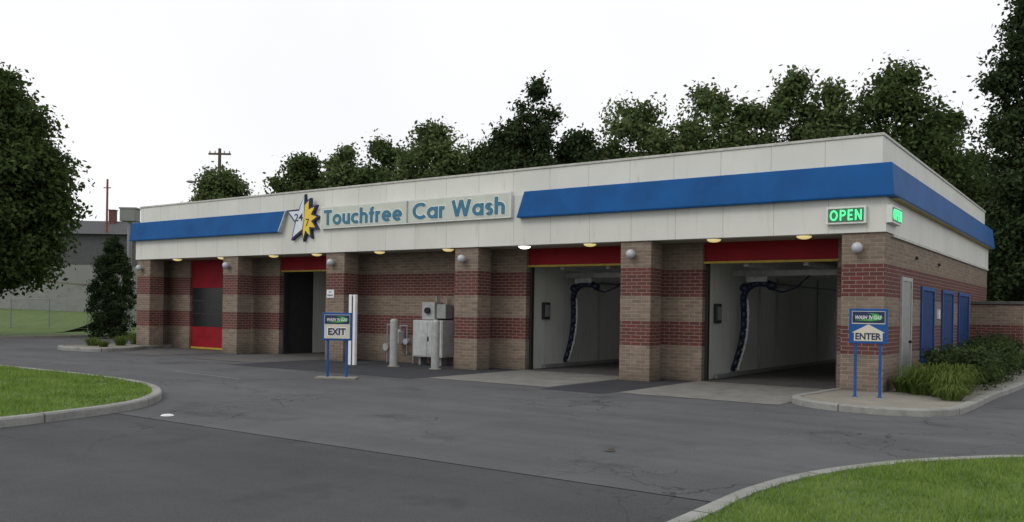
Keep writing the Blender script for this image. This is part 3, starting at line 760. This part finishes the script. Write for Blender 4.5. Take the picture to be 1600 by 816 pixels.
def shrub(x,y,w,h,mat,label,name='shrub',n=26,size=.08,z=.11,group=None):
    s=thing(name,label,'shrub',(x,y,z),0,group)
    a=rng.uniform(0,6.28,n); r=np.sqrt(rng.random(n))*w*.40; hh=h*(.2+.65*rng.random(n))*(1-(r/w)**2)
    C=np.stack([r*np.cos(a),r*np.sin(a),hh],1)
    V=leaf_quads(C,np.full(n,w*.22)*rng.uniform(.6,1.3,n),200,size)
    V[:,2]=np.maximum(V[:,2],0.01)
    o=npmesh('foliage',V,4,M[mat]); o.parent=s
    b=MB()
    for i in range(10): b.cyl((0,0,-.02),tuple(C[i]),.018,.006,6)
    b.obj('stem',M['bark'],s)
k=0
for y in (2.2,3.5,4.8,6.2,7.7,9.2,10.8):
    shrub(1.15+random.uniform(-.15,.15),y,1.6,1.15+random.uniform(-.15,.15),'leaf' if k%2 else 'leafd','loose green shrub growing beside the brick side wall',group='shrubs along the side wall'); k+=1
def lily(x,y,h,w,n,mat='leafy',label='clump of arching yellow green leaves on the planting island'):
    s=thing('grass_clump',label,'plant',(x,y,.11),0,'arching leaf clumps on the island')
    a=rng.uniform(0,2*np.pi,n); r0=rng.random(n)*w*.25; L=w*.5*rng.uniform(.3,1.2,n); H=h*rng.uniform(.5,1.05,n)
    q=[]
    ca,sa=np.cos(a),np.sin(a); wd=.015
    ts=[0,.3,.55,.8,1.0]
    def P(t,side):
        r=r0+L*t; z=H*(2.6*t-2.0*t*t)*1.15; ww=wd*(1-t*.85)*side
        return np.stack([ca*r-sa*ww,sa*r+ca*ww,z],1)
    for i in range(4):
        q.append(np.stack([P(ts[i],-1),P(ts[i],1),P(ts[i+1],1),P(ts[i+1],-1)],1))
    V=np.concatenate(q).reshape(-1,3)
    o=npmesh('leaf_blades',V,4,M[mat]); o.parent=s
for x,y,h,w in ((.75,.2,.62,1.1),(1.25,-.2,.55,1.1),(1.3,.75,.68,1.2),(.8,1.1,.65,1.1),(1.45,-.8,.32,.7),(.35,.5,.35,.7)):
    lily(x,y,h,w,230)
for x,y,h,w in ((-28.7,-1.6,.35,.8),(-28.3,-.7,.4,.8),(-27.6,-1.8,.25,.6),(-29.0,.4,.5,.9)):
    lily(x,y,h,w,160)
# ------------------------------------------------------------ background things
rz=math.radians(35.4)
s=thing('neighbouring_building','long grey building with dark roof and brick chimney','building',(-67.5,15.1,0),rz)
b=MB(); b.box(-9,7,0,9,0,4.9); b.obj('lower_wall',M['bgwall'],s)
b=MB(); b.box(-9,7,.1,9,4.9,7.4); b.obj('upper_wall',M['bgdark'],s)
b=MB(); b.add([(-9.4,-.3,7.4),(7.4,-.3,7.4),(7.4,9.3,7.4),(-9.4,9.3,7.4),(-9.4,4.5,8.9),(7.4,4.5,8.9)],[(0,1,5,4),(2,3,4,5),(0,4,3),(1,2,5),(0,3,2,1)]); rf=b.obj('roof',M['bgroof'],s)
b=MB(); b.box(4.0,4.5,3.4,3.9,8.0,9.7); b.box(3.95,4.55,3.35,3.95,9.7,9.78); b.obj('chimney',M['redbrick'],rf)
s=thing('retaining_wall','pale concrete retaining wall above a grassy slope','wall',(-60.5,10.1,0),rz)
b=MB(); b.add([(-12,0,0),(7.5,0,0),(7.5,0,2.9),(-12,0,4.4),(-12,.4,0),(7.5,.4,0),(7.5,.4,2.9),(-12,.4,4.4)],[(0,1,2,3),(5,4,7,6),(3,2,6,7),(1,5,6,2),(0,3,7,4),(0,4,5,1)]); b.obj('wall_face',M['rwall'],s)
b=MB(); b.add([(-12,-.04,4.402),(7.5,-.04,2.902),(7.5,.44,2.902),(-12,.44,4.402),(-12,-.04,4.52),(7.5,-.04,3.02),(7.5,.44,3.02),(-12,.44,4.52)],[(0,1,5,4),(2,3,7,6),(4,5,6,7),(0,3,2,1),(0,4,7,3),(1,2,6,5)]); b.obj('coping',M['gravel'],s)
Rm=Matrix.Rotation(rz,3,'Z')
def loc2w(x,y,z): 
    v=Rm@Vector((x,y,0)); return (v.x-60.5,v.y+10.1,z)
b=MB(); nx,ny=24,8
for j in range(ny+1):
    for i in range(nx+1):
        x=-14+22*i/nx; y=-10+9.98*j/ny; t=j/ny; z=-.02+1.7*(t*t*(3-2*t))*(1-.35*i/nx)+random.uniform(-.03,.03)*(0<j<ny)
        b.v.append(loc2w(x,y,z))
for j in range(ny):
    for i in range(nx):
        a=j*(nx+1)+i; b.f.append([a,a+1,a+nx+2,a+nx+1]); b.m.append(0)
struct(b.obj('grass_slope',M['grass'],smooth=True),'grassy slope rising to the retaining wall','grass slope')
s=thing('antenna_mast','thin rusty red mast standing by the grey building','mast',(-63.3,18.4,0),rz)
b=MB(); b.cyl((0,0,0),(0,0,11.9),.12,.08,10); b.obj('pole',M['rust'],s)
b=MB(); b.cyl((-.3,0,11.2),(.3,0,11.2),.04); b.obj('cross_bar',M['rust'],s)
s=thing('box_sign','grey box sign raised on a pole','sign',(-52.2,13.8,0),rz)
b=MB(); b.box(-.55,.55,-.4,.4,7.5,8.35); b.obj('box',M['bgwall'],s,bevel=.03)
b=MB(); b.box(-.6,.6,-.43,.43,8.35,8.45); b.obj('cap',M['grey'],s)
b=MB(); b.cyl((0,0,0),(0,0,7.5),.15); b.obj('pole',M['metal'],s)
s=thing('utility_pole','wooden utility pole with crossarm and insulators','utility pole',(-60,26.6,0),rz)
b=MB(); b.cyl((0,0,0),(0,0,15.4),.2,.13,12); b.obj('pole',M['wood'],s)
b=MB(); b.box(-.95,.95,-.09,.09,14.85,15.0); b.obj('crossarm',M['wood'],s)
for x in(-.85,-.4,.4,.85):
    b=MB(); b.cyl((x,0,15.0),(x,0,15.2),.06,.04,8); b.obj('insulator',M['grey'],s)
s=thing('street_lamp','curved arm street lamp behind the car wash','street lamp',(-48.0,17.3,0),rz)
b=MB(); b.cyl((0,0,0),(0,0,10.0),.11,.07,12); b.obj('pole',M['metal'],s)
b=MB(); P=[(0,0,10.0),(-.4,0,10.35),(-.9,0,10.45),(-1.2,0,10.42)]
for i in range(3): b.cyl(P[i],P[i+1],.05)
b.obj('arm',M['metal'],s)
b=MB(); b.sphere((-1.45,0,10.4),.28,0,16,8,.35); b.obj('lamp_head',M['lgrey'],s,smooth=True)
s=thing('chain_link_fence','thin grey chain link fence on grass','fence',(-53.5,5.5,.1),rz)
for i in range(6):
    b=MB(); b.cyl((-6+i*2.4,0,0),(-6+i*2.4,0,1.9),.03); b.obj('fence_post',M['metal'],s)
b=MB(); b.cyl((-6,0,1.9),(6,0,1.9),.02); b.obj('rail',M['metal'],s)
b=MB()
for i in range(-14,80):
    for sg in (1,-1):
        x0=-6+i*.2; x1=x0+sg*1.8
        if min(x0,x1)<-6 or max(x0,x1)>6: continue
        b.cyl((x0,0,.1),(x1,0,1.9),.0035,.0035,3)
b.obj('mesh_wire',M['metal'],s)
b=MB(); b.cyl((0,0,0),(0,0,.012),.10,.09,20); b.cyl((0,0,.012),(0,0,.02),.07,.07,20)
tag(b.obj('cup_lid',M['whitep'],None,(-8.0,-11.75,.004)),'white paper cup lid lying on asphalt','litter')
b=MB(); b.add([(-.08,0,.01),(0,-.05,.03),(.1,.0,.012),(.03,.06,.05),(-.03,.03,.02)],[(0,1,3,4),(1,2,3)])
tag(b.obj('dead_leaf',M['bark'],None,(-1.0,-10.2,.002)),'small brown dead leaf on asphalt','leaf')
# ------------------------------------------------------------ light
w=bpy.data.worlds.new("World"); scene.world=w; w.use_nodes=True; nt=w.node_tree
bg=nt.nodes['Background']; sky=N(nt,'ShaderNodeTexSky',sky_type='NISHITA'); sky.sun_disc=False
SE=math.radians(42)
sky.sun_elevation=SE
tc=N(nt,'ShaderNodeTexCoord'); nz=noise(nt,tc.outputs['Generated'],1.6,4,.5); nz=ramp(nt,nz,.3,.7)
cl=mixc(nt,nz,(8.9,8.95,9.15),(10.1,10.1,10.2))
c=mixc(nt,.94,sky.outputs[0],cl)
nt.links.new(c,bg.inputs[0]); bg.inputs[1].default_value=.108
sl=bpy.data.lights.new('sun','SUN'); sl.energy=.8; sl.angle=math.radians(20); sl.color=(1,.97,.92)
so=bpy.data.objects.new('sun',sl); COL.objects.link(so)
az=math.radians(200)
d=Vector((math.sin(az)*math.cos(SE),math.cos(az)*math.cos(SE),math.sin(SE)))
sky.sun_rotation=az
so.rotation_euler=d.to_track_quat('Z','Y').to_euler()
# ------------------------------------------------------------ camera
cam=bpy.data.cameras.new('camera'); co=bpy.data.objects.new('camera',cam); COL.objects.link(co)
cam.sensor_width=36; cam.lens=36*1351/1600; cam.shift_y=78/1600; cam.clip_end=2000
Mx=Matrix.Translation((4.23,-19.68,1.73))@Matrix.Rotation(math.radians(35.4),4,'Z')@Matrix.Rotation(math.radians(90),4,'X')@Matrix.Rotation(.016,4,'Z')
co.matrix_world=Mx
scene.camera=co
scene.view_settings.view_transform='Standard'; scene.view_settings.look='None'; scene.view_settings.exposure=0
